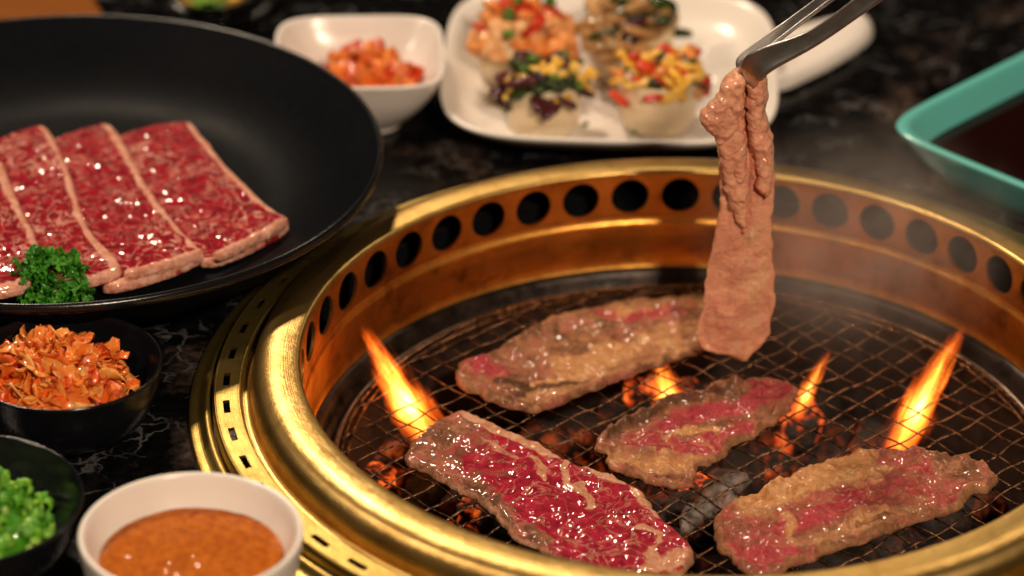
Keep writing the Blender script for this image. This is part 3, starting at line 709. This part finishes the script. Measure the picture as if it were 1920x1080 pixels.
# raw slices, each lying over the next one to its right, like shingles
RS = [
 ('leftmost raw beef slice in the dish, cut off by the edge of the photo', [(-110, 285), (-20, 262), (4, 300), (22, 350), (45, 405), (68, 450), (82, 500), (60, 548), (0, 562), (-120, 560)], [(0, 318), (35, 395), (70, 470)], [(80, 515), (40, 550), (-60, 560)]),
 ('raw beef slice left of the middle, behind the parsley', [(-50, 262), (10, 244), (74, 226), (96, 238), (112, 280), (136, 330), (152, 395), (176, 445), (232, 498), (225, 515), (150, 535), (60, 550), (20, 480)], [(85, 235), (122, 300), (145, 380), (165, 440), (215, 500)], [(225, 512), (150, 532), (60, 548), (20, 545)]),
 ('raw beef slice third from the left, with a pale fat strip over its neighbour', [(60, 260), (105, 240), (188, 214), (214, 222), (240, 268), (262, 318), (300, 372), (340, 425), (374, 458), (386, 478), (300, 510), (196, 533), (185, 515), (120, 420)], [(200, 217), (245, 295), (292, 370), (368, 458)], [(386, 474), (300, 504), (196, 528)]),
 ('rightmost raw beef slice beside the empty side of the dish', [(160, 260), (232, 222), (300, 212), (352, 206), (372, 225), (400, 262), (440, 310), (480, 350), (520, 385), (540, 394), (543, 414), (470, 452), (386, 482), (340, 450), (260, 370)], [(355, 212), (420, 295), (480, 360), (530, 392)], [(540, 406), (460, 448), (390, 476)])]
for k, (lab, poly, strip, front) in enumerate(RS):
    z = .0215
    ctr = pk([poly[0]], z)[0]
    def tilt(p, k=k): 
        return 0.0 * p[:, 0]
    zz = .0165 + (3 - k) * .0017
    a = slab('raw_beef_slice', pk(poly, z), fl(zz), .0030, M['meat_raw'], 20 + k, .0006, base=(1, 0, 0), crinkle=(.0004, 160), lump=(.0006, 100), fine=(.00019, 720), edge=.0016, sym=.15,
             warpamp=.0009, tilt=lambda p, k=k: (0.045 * (p[:, 0] - p[:, 0].max())) - .0, curl=0,
             strokes=ST(z, (1, strip, 2.6 if k < 3 else 2.2, 1.0), (1, front, 3.0, .95)))
    tag(a, lab, 'raw meat', None)
# fat caps standing at the front edges
for k, (pts, r) in enumerate((([(404, 478), (460, 452), (505, 430), (536, 408)], 3.3), ([(232, 512), (290, 500), (340, 484), (380, 470)], 3.4))):
    P = interp([tuple(K(x, y, .0225)) for x, y in pts], 40); vs = []; fs = []; m = 14; rr = r * .00078
    for i, p in enumerate(P):
        T = Vector(P[min(i + 1, 39)] - P[max(i - 1, 0)]).normalized(); s = T.cross(Vector((0, 0, 1))).normalized()
        e = min(1, math.sqrt(max(0, 1 - abs(2 * i / 39 - 1) ** 8)) + .02)
        for q in range(m):
            a = 2 * math.pi * q / m; d_ = s * math.cos(a) * .75 + Vector((0, 0, 1)) * math.sin(a)
            vs.append(Vector(p) + d_ * rr * e * (1 + .30 * noise.fractal(Vector(p) * 300 + d_, 1, 2, 3)) - Vector((0, 0, .0012)))
    for i in range(39):
        for q in range(m): q2 = (q + 1) % m; fs.append((i * m + q, i * m + q2, (i + 1) * m + q2, (i + 1) * m + q))
    fs.append(tuple(range(m))[::-1]); fs.append(tuple(39 * m + q for q in range(m)))
    host = [o for o in bpy.data.objects if o.name.startswith('raw_beef_slice')][3 - k]
    o = mesh_obj('fat_cap', vs, fs, M['meat_raw'], host, True, np.tile([0.0, .92, 0], (len(vs), 1)))

# parsley
pc = K(98, 540, .019)
pars = thing('parsley_sprig', 'curly green parsley sprig at the front edge of the black dish', 'parsley', tuple(pc))
def leaflet(seed):
    rg = random.Random(seed); vs = []; fs = []; n = 15; rings = 3
    vs.append((0, 0, 0))
    lob = rg.uniform(.8, 1.2)
    for j in range(1, rings + 1):
        for k in range(n):
            a = R(-125) + R(250) * k / (n - 1); rad = j / rings * (1 + (.28 * math.sin(a * 7 * lob + seed) + .1 * rg.uniform(-1, 1)) * (j / rings))
            ruf = .42 * (j / rings) ** 1.5 * math.sin(k * 1.9 + seed * 2) + .25 * (j / rings) ** 2
            vs.append((rad * math.sin(a), rad * math.cos(a), ruf))
    for k in range(n - 1): fs.append((0, 1 + k, 2 + k))
    for j in range(rings - 1):
        for k in range(n - 1): b = 1 + j * n + k; fs.append((b, b + n, b + n + 1, b + 1))
    return vs, fs
rnd = random.Random(5); lp = []
for k in range(7):
    v, f = leaflet(k); o = mesh_obj('leaf', v, f, M['parsley'], pars, True); lp.append([o, 0])
for k in range(270):
    t = rnd.uniform(0, 2 * math.pi); u = rnd.uniform(-.45, 1); s = math.sqrt(max(0, 1 - u * u)); d = Vector((s * math.cos(t), s * math.sin(t), u))
    rr = rnd.uniform(.62, 1.0) * (1 + .2 * noise.noise(d * 2.6))
    loc = Vector((d.x * .0132 * rr, d.y * .0115 * rr, .0005 + d.z * .0145 * rr))
    q = d.to_track_quat('Y', 'Z').to_matrix().to_4x4() @ Euler((rnd.uniform(-.9, .9), rnd.uniform(0, 6.3), rnd.uniform(-.9, .9))).to_matrix().to_4x4()
    it = lp[k % 7]; o = it[0]
    if it[1]: o = o.copy(); C.objects.link(o)
    it[1] = 1; o.parent = pars; o.matrix_local = Matrix.Translation(loc) @ q @ Matrix.Scale(rnd.uniform(.0015, .0030), 4)
for k in range(7):
    a = k * .9; P = interp([(0, 0, -.002), (.004 * math.cos(a), .004 * math.sin(a), .004), (.010 * math.cos(a), .009 * math.sin(a), .009)], 8)
    loft(P, [.0007] * 8, [.0007] * 8, (-math.sin(a), math.cos(a), .1), M['parsley'], 'stem', pars, m=6)

# ------------------------------------------------------------ bowls
def bowl(name, label, c, rz_, Rr, h, mat, foot=.5, wall=.0016, lip=.0012, n=160, steep=1.0):
    t = thing(name, label, 'bowl', (c[0], c[1], 0))
    z = rz_
    inn = smooth_prof([(.0004, z - h), (Rr * .45, z - h), (Rr * .72, z - h * .86), (Rr * .88, z - h * .5), (Rr - wall, z - .001), (Rr - wall * .8, z), (Rr - wall * .3, z + .0004), (Rr, z - .0004), (Rr - .0003, z - .0016),
                       (Rr * .93, z * .52), (Rr * .76, z * .17), (Rr * foot, .0035), (Rr * foot * .98, .0), (Rr * foot * .85, .0), (Rr * foot * .8, .003), (.0004, .003)], 2)
    v, f = revolve(inn, n); mesh_obj('bowl_body', v, f, mat, t); return t
bowl('black_bowl', 'small glossy black bowl full of kimchi below the black dish', (-.2200, -.0245), .0285, .0339, .021, M['blackbowl'])
bowl('black_bowl', 'small black bowl of chopped green scallion at the lower left corner', (-.2437, -.1110), .0272, .0399, .019, M['blackbowl'])
WB = (-.1667, -.1375); WBZ = .033
t = thing('white_bowl', 'round white porcelain bowl of orange sauce in the front left', 'bowl', (WB[0], WB[1], 0))
v, f = revolve(smooth_prof([(.0004, .014), (.020, .0145), (.027, .018), (.0315, .026), (.0333, WBZ - .0012), (.0341, WBZ), (.0353, WBZ + .0001), (.0358, WBZ - .0012), (.0352, WBZ - .005), (.0328, .014), (.0265, .004), (.0225, .0022), (.022, 0), (.019, 0), (.0185, .0025), (.0004, .003)], 2), 192)
mesh_obj('bowl_body', v, f, M['white'], t)
def sauce_surface():
    vs = [(0, 0, .0)]; fs = []; n = 120; m = 60; Rs = .0298
    vs = []; 
    for j in range(m + 1):
        for k in range(n):
            a = 2 * math.pi * k / n; r = Rs * j / m; x, y = r * math.cos(a), r * math.sin(a)
            z = .0002 * noise.fractal(Vector((x, y, 0)) * 300, 1, 2, 4) + .0004 * noise.noise(Vector((x, y, 3)) * 70) + .0008 * (1 - (r / Rs) ** 2)
            if j == m: z -= .0012
            vs.append((x, y, z))
    for j in range(m):
        for k in range(n): k2 = (k + 1) % n; fs.append((j * n + k, (j + 1) * n + k, (j + 1) * n + k2, j * n + k2))
    return vs, fs
v, f = sauce_surface(); o = mesh_obj('orange_sauce', v, f, M['sauce']); o.location = (WB[0], WB[1], .0228)
tag(o, 'grainy orange dipping sauce filling the white bowl', 'sauce')

def shred(seed, L=1.0, W=.16, T=.035):
    """a curled strip"""
    rg = random.Random(seed); n = 12; k1, k2 = rg.uniform(-2.6, 2.6), rg.uniform(-2.8, 2.8); p = Vector((0, 0, 0)); d = Vector((1, 0, 0)); pts = []
    for i in range(n):
        pts.append(p.copy()); d = (Matrix.Rotation(k1 / n, 3, 'Z') @ Matrix.Rotation(k2 / n, 3, 'Y') @ d).normalized(); p = p + d * (L / (n - 1))
    c = sum(pts, Vector()) / n; vs = []; fs = []; m = 8
    for i, q in enumerate(pts):
        T_ = (pts[min(i + 1, n - 1)] - pts[max(i - 1, 0)]).normalized(); s = T_.cross(Vector((0, math.sin(i * .3 * rg.uniform(.9, 1.1)), 1))).normalized(); u = s.cross(T_)
        e = (1 - abs(2 * i / (n - 1) - 1) ** 6) ** .5 * (1 + .3 * math.sin(i * 1.3 + seed)) + .05
        for k in range(m):
            a = 2 * math.pi * k / m; vs.append(q - c + s * math.cos(a) * W * e * .5 + u * (math.sin(a) * T * e + .3 * W * math.cos(a) ** 2 * math.sin(i * .9 + seed)))
    for i in range(n - 1):
        for k in range(m): k2 = (k + 1) % m; fs.append((i * m + k, i * m + k2, (i + 1) * m + k2, (i + 1) * m + k))
    fs.append(tuple(range(m))[::-1]); fs.append(tuple((n - 1) * m + k for k in range(m)))
    return vs, fs
def heap(name, label, cat, c, r, z0, hgt, part, mats, count, size, seed, W=.2, T=.05, flat=.5, shape=1.3):
    t = thing(name, label, cat, (c[0], c[1], z0)); rg = random.Random(seed); pr = []
    for k in range(6):
        for mt in mats:
            v, f = shred(seed * 10 + k, 1, W, T); pr.append([mesh_obj(part, v, f, mt, t), 0])
    # core mound so that no gap shows the bowl bottom through the middle
    v, f = blob(seed, 3, .15, 2.0, (r * .86, r * .86, hgt * .8)); o = mesh_obj('mound', v, f, mats[0], t); o.location = (0, 0, -.001)
    for k in range(count):
        a = rg.uniform(0, 6.283); q = math.sqrt(rg.random()); rad = r * q * .92
        z = hgt * (1 - q ** shape) * rg.uniform(.82, 1.05) + rg.uniform(-.001, .0015)
        it = pr[rg.randrange(len(pr))]; o = it[0]
        if it[1]: o = o.copy(); C.objects.link(o)
        it[1] = 1; o.parent = t
        o.matrix_local = TRS((rad * math.cos(a), rad * math.sin(a), z), (rg.uniform(-flat, flat), rg.uniform(-flat, flat), rg.uniform(0, 6.3)), size * rg.uniform(.6, 1.15))
    for it in pr:
        if not it[1]: bpy.data.objects.remove(it[0])
    return t
heap('kimchi_heap', 'heap of shredded orange kimchi in the small black bowl', 'kimchi', (-.2245, -.0240), .0275, .0165, .0170, 'cabbage_shred', [M['kimchi'], M['kimchi_red'], M['kimchi_red']], 230, .0160, 3, .36, .035, .7, 1.5)
heap('kimchi_heap', 'red kimchi pieces in the white square bowl', 'kimchi', (-.1265, .2225), .0215, .0135, .0150, 'kimchi_piece', [M['kimchi_red']], 85, .0165, 5, .42, .06, .6, 1.6)

sch = thing('scallion_heap', 'heap of chopped green scallion in the black bowl at the lower left', 'scallion', (-.2470, -.1090, .0135))
def ringlet(seed, half):
    rg = random.Random(seed); vs = []; fs = []; n = 14; m = 4; Lh = rg.uniform(.5, .9); arc = math.pi * (2 if not half else 1.25)
    for k in range(n + (1 if half else 0)):
        a = arc * k / n
        for (r, z) in ((1, -Lh), (1, Lh), (.72, Lh), (.72, -Lh)): vs.append((r * math.cos(a) * rg.uniform(.96, 1.04), r * .8 * math.sin(a), z))
    N = n if not half else n + 1
    for k in range(n):
        k2 = (k + 1) % N
        for j in range(4): fs.append((k * 4 + j, k2 * 4 + j, k2 * 4 + (j + 1) % 4, k * 4 + (j + 1) % 4))
    return vs, fs
pr = []
for k in range(8): v, f = ringlet(k, k % 2); pr.append([mesh_obj('scallion_piece', v, f, M['scallion'], sch), 0])
v, f = blob(4, 3, .15, 2, (.031, .031, .010)); mesh_obj('mound', v, f, M['scallion'], sch)
rg = random.Random(8)
for k in range(290):
    a = rg.uniform(0, 6.283); q = math.sqrt(rg.random()); it = pr[k % 8]; o = it[0]
    if it[1]: o = o.copy(); C.objects.link(o)
    it[1] = 1; o.parent = sch
    o.matrix_local = TRS((.0325 * q * math.cos(a), .0325 * q * math.sin(a), .0145 * (1 - q ** 2) + rg.uniform(-.0005, .003)), (rg.uniform(-1.6, 1.6), rg.uniform(-1.6, 1.6), rg.uniform(0, 6)), rg.uniform(.0015, .0027))

# white square bowl
t = thing('white_bowl', 'white rounded square bowl holding red kimchi behind the black dish', 'bowl', (-.1290, .2235, 0), R(3))
hs = .0345
prof = smooth_prof([(.012, .0105, 3), (.020, .0115, 3.2), (.0275, .019, 4), (hs - .0022, .0295, 4.5), (hs - .0012, .0305, 4.5), (hs, .0300, 4.5), (hs - .0005, .0285, 4.5), (.0285, .015, 3.6), (.020, .0048, 3), (.0175, .0030, 3), (.017, 0, 3), (.012, 0, 3)], 2)
v, f = squircle(prof, 4, 160); mesh_obj('bowl_body', v, f, M['white'], t)

# large white plate
WPX, WPY = -.0270, .2440
t = thing('white_plate', 'large white rounded square plate carrying four topped rice rolls', 'plate', (WPX, WPY, 0), R(-2))
hs = .0690
prof = smooth_prof([(.030, .0062, 4), (.050, .0064, 4.5), (.058, .0085, 4.5), (hs - .004, .0160, 4.2), (hs - .0015, .0178, 4.2), (hs, .0172, 4.2), (hs - .001, .0150, 4.2), (.060, .0085, 4.4), (.050, .0030, 4.5), (.0465, .0020, 4.5), (.046, 0, 4.5), (.030, 0, 4.5)], 2)
v, f = squircle(prof, 4, 200, 1.0, 1.06); mesh_obj('plate_body', v, f, M['white'], t)
PZ = .0066
def sushi(label, px, py, rad, hgt, tops, seed, wrapc='wrap', parts=26, spread=1.15):
    c = K(px, py, PZ); t = thing('rice_roll', label, 'sushi', (c.x, c.y, PZ)); rg = random.Random(seed)
    # packed rice: lumpy drum
    n, m = 48, 14; vs = []; fs = []
    for j in range(m + 1):
        u = j / m; z = hgt * u; rr = rad * (1 - .10 * abs(2 * u - 1) ** 3)
        if j == 0: rr *= .97
        for k in range(n):
            a = 2 * math.pi * k / n; q = 1 + .035 * noise.fractal(Vector((math.cos(a) * 2.5, math.sin(a) * 2.5, u * 3 + seed)), 1, 2, 3); vs.append((rr * q * math.cos(a), rr * q * math.sin(a), z))
    for j in range(m):
        for k in range(n): k2 = (k + 1) % n; fs.append((j * n + k, j * n + k2, (j + 1) * n + k2, (j + 1) * n + k))
    vs.append((0, 0, hgt * 1.02)); fs += [(m * n + k, m * n + (k + 1) % n, len(vs) - 1) for k in range(n)]
    mesh_obj('rice', vs, fs, M['rice'], t)
    # thin wrap standing round the rice
    v, f = revolve(smooth_prof([(rad * 1.0, hgt * .25), (rad * 1.05, hgt * .3), (rad * 1.055, hgt * 1.04), (rad * 1.03, hgt * 1.06), (rad * 1.0, hgt * .98)], 1), 48)
    v = [(x * (1 + .03 * math.sin(4 * math.atan2(y, x) + seed)), y, z + .0012 * math.sin(3 * math.atan2(y, x) + seed)) for x, y, z in v]
    mesh_obj('wrap', v, f, M[wrapc], t)
    for nm, mt, cnt, sz, zlo, zhi, kind in tops:
        if kind == 's': vv, ff = shred(seed + cnt, 1, .3, .09)
        elif kind == 'r': vv, ff = ringlet(seed, False)
        else: vv, ff = blob(seed + cnt, 2, .35, 1.4, (1.25, .85, .32), .3)
        ob = mesh_obj(nm, vv, ff, M[mt], t)
        for k in range(cnt):
            o = ob if k == 0 else ob.copy()
            if k: C.objects.link(o)
            a = rg.uniform(0, 6.283); q = math.sqrt(rg.random()) * (1.3 if k % 3 == 0 else spread); o.parent = t
            zz = hgt + zlo + (zhi - zlo) * rg.random() * (1 - .55 * q * q) - (max(0, q - .85) * .018)
            o.matrix_local = TRS((rad * q * math.cos(a), rad * q * math.sin(a), zz), (rg.uniform(-.6, .6), rg.uniform(-.6, .6), rg.uniform(0, 6.3)), sz * 1.3 * rg.uniform(.75, 1.2))
    return t
sushi('front left rice roll topped with dark glazed pieces and yellow egg', 1020, 238, .0142, .0205,
      [('dark_piece', 'dark', 16, .0052, .001, .006, 'b'), ('seaweed_piece', 'olive', 8, .0045, .003, .008, 'b'), ('egg_shred', 'yellow', 12, .011, .003, .009, 's'), ('scallion_ring', 'leafgreen', 8, .0018, .006, .010, 'r'), ('meat_piece', 'dark', 8, .004, -.003, .003, 'b')], 31)
sushi('rice roll at the front right of the plate topped with yellow egg and red pepper', 1232, 232, .0150, .0205,
      [('egg_piece', 'yellow', 12, .0042, .001, .006, 'b'), ('pepper_piece', 'red', 14, .0032, .003, .010, 'b'), ('egg_shred', 'yellow', 12, .012, .003, .009, 's'), ('crab_shred', 'orange', 10, .012, .002, .009, 's'), ('seaweed_piece', 'olive', 6, .0020, .004, .010, 'b')], 32)
sushi('rice roll at the back left of the plate topped with orange shreds and red pepper', 975, 142, .0165, .0205,
      [('crab_shred', 'orange', 34, .015, .001, .010, 's'), ('pepper_piece', 'red', 12, .0036, .003, .011, 'b'), ('crab_piece', 'orange', 12, .0048, .001, .006, 'b'), ('scallion_ring', 'leafgreen', 7, .0020, .008, .012, 'r')], 33)
sushi('back right rice roll topped with seared brown pieces and black seaweed', 1180, 134, .0165, .0205,
      [('tofu_piece', 'browncake', 18, .0052, .001, .006, 'b'), ('seaweed_piece', 'olive', 10, .0040, .003, .009, 'b'), ('dark_piece', 'dark', 8, .0040, .002, .007, 'b'), ('egg_piece', 'browncake', 8, .0035, .004, .009, 'b')], 34)
# crumbs of green on the plate
rg = random.Random(2)
for k, (x, y) in enumerate(((1188, 248), (1098, 232), (948, 210))):
    v, f = blob(k, 1, .3, 2, (.0012, .0026, .0006)); o = mesh_obj('herb_flake', v, f, M['leafgreen']); o.location = K(x, y, PZ + .002); o.rotation_euler = (0, 0, rg.uniform(0, 3))
    tag(o, ('green herb flake on the plate below the front right rice roll', 'green herb flake on the plate between the two front rice rolls', 'green herb flake at the left foot of the front left rice roll')[k], 'herb')

# porcelain spoon
SP = [(1300, 80), (1365, 62), (1480, 45), (1590, 14), (1625, 15), (1643, 38), (1628, 68), (1560, 108), (1500, 138), (1465, 150), (1400, 156), (1310, 160)]
def spoon():
    z = .0075; Q = np.array(pk(SP, z))
    a = slab('white_spoon', Q, fl(z - .005), .0060, M['white'], 50, .0012, base=(0, 0, 0), crinkle=(0, 50), lump=(0, 10), fine=(0, 10), edge=.009, sym=.35)
    return a
tag(spoon(), 'broad white porcelain spoon lying behind the tongs with a rounded handle end', 'spoon')

# green square dish with soy
gs = .082; gc = K(1658, 236, .026); gcx, gcy = gc.x + gs * 1.36, gc.y + .002
t = thing('turquoise_dish', 'turquoise glazed square dish of dark soy sauce at the right edge', 'dish', (gcx, gcy, 0), R(46.5))
prof = smooth_prof([(.050, .0085, 9), (.062, .0090, 9), (.070, .0120, 9), (gs - .0052, .0250, 9), (gs - .0030, .0268, 9), (gs, .0262, 9), (gs - .001, .0240, 9), (.072, .0085, 8), (.066, .0030, 8), (.064, 0, 8), (.055, 0, 8)], 2)
v, f = squircle(prof, 9, 320); mesh_obj('dish_body', v, f, M['teal'], t)
v, f = squircle([(.0722, .0160, 9), (.0722, .0158, 9)], 9, 200); o = mesh_obj('soy_sauce', v, f, M['soy'], smooth=False); o.location = (gcx, gcy, 0); o.rotation_euler = (0, 0, R(46.5))
tag(o, 'still pool of dark soy sauce in the turquoise dish', 'sauce')

# far things at the top edge
wb = K(70, 12, .01)
wz = .012; Q = pk([(-160, -60), (-160, 33), (-20, 39), (100, 36), (170, 33), (205, 28), (190, 5), (150, -60)], wz)
a = slab('wooden_board', Q, fl(0.001), .011, M['wood'], 60, .002, crinkle=(0, 50), lump=(0, 10), fine=(0, 10), edge=.002, sym=0)
tag(a, 'brown wooden board at the top left corner behind the black dish', 'board')
gp = K(400, -52, .018); t = thing('glass_dish', 'clear glass dish of yellow pickles at the top edge behind the black dish', 'dish', (gp.x, gp.y, 0))
v, f = revolve(smooth_prof([(.0004, .006), (.020, .006), (.028, .010), (.0315, .022), (.0325, .0222), (.0318, .012), (.024, .001), (.018, 0), (.0004, 0)], 2), 96); mesh_obj('dish_body', v, f, M['glass'], t)
heap('pickle_heap', 'yellow pickle pieces inside the glass dish at the top edge', 'pickle', (gp.x, gp.y), .022, .008, .010, 'pickle_piece', [M['yellow'], M['scallion']], 46, .013, 9, .5, .18)

# ------------------------------------------------------------ smoke
def smoke():
    t = NT('smoke'); t.t.nodes.remove(t.p)
    vol = t.n('VolumePrincipled'); vol.inputs['Color'].default_value = (.95, .9, .88, 1); vol.inputs['Anisotropy'].default_value = .35
    ln = t.n('VectorMath', operation='LENGTH'); t.l(t.tc.outputs['Object'], ln.inputs[0])
    fall = t.ramp(ln.outputs['Value'], [(.25, 1.0), (.98, 0.0)], 'EASE')
    mp = t.n('Mapping'); mp.inputs['Scale'].default_value = (1.6, 1.6, 1.0); t.l(t.tc.outputs['Object'], mp.inputs[0])
    n = t.ramp(t.noise(1.7, 5, .6, 1.2, vec=mp.outputs[0]), [(.38, .08), (.68, 1.0)])
    t.l(t.math('MULTIPLY', t.math('MULTIPLY', fall, n), 17.0), vol.inputs['Density'])
    t.l(vol.outputs[0], t.out.inputs['Volume'])
    v, f = blob(3, 3, .0, 1, (1, 1, 1)); o = mesh_obj('smoke', v, f, t.m)
    o.matrix_world = TRS((.066, .088, .018), (0, R(8), 0), (.076, .044, .058)); o['kind'] = 'stuff'
    tag(o, 'thin grey smoke rising over the back right of the grate', 'smoke')
smoke()
sc.cycles.max_bounces = 8; sc.cycles.volume_bounces = 1; sc.cycles.transparent_max_bounces = 12
sc.cycles.use_denoising = True; sc.cycles.sample_clamp_indirect = 6.0
sc.cycles.caustics_reflective = False; sc.cycles.caustics_refractive = False
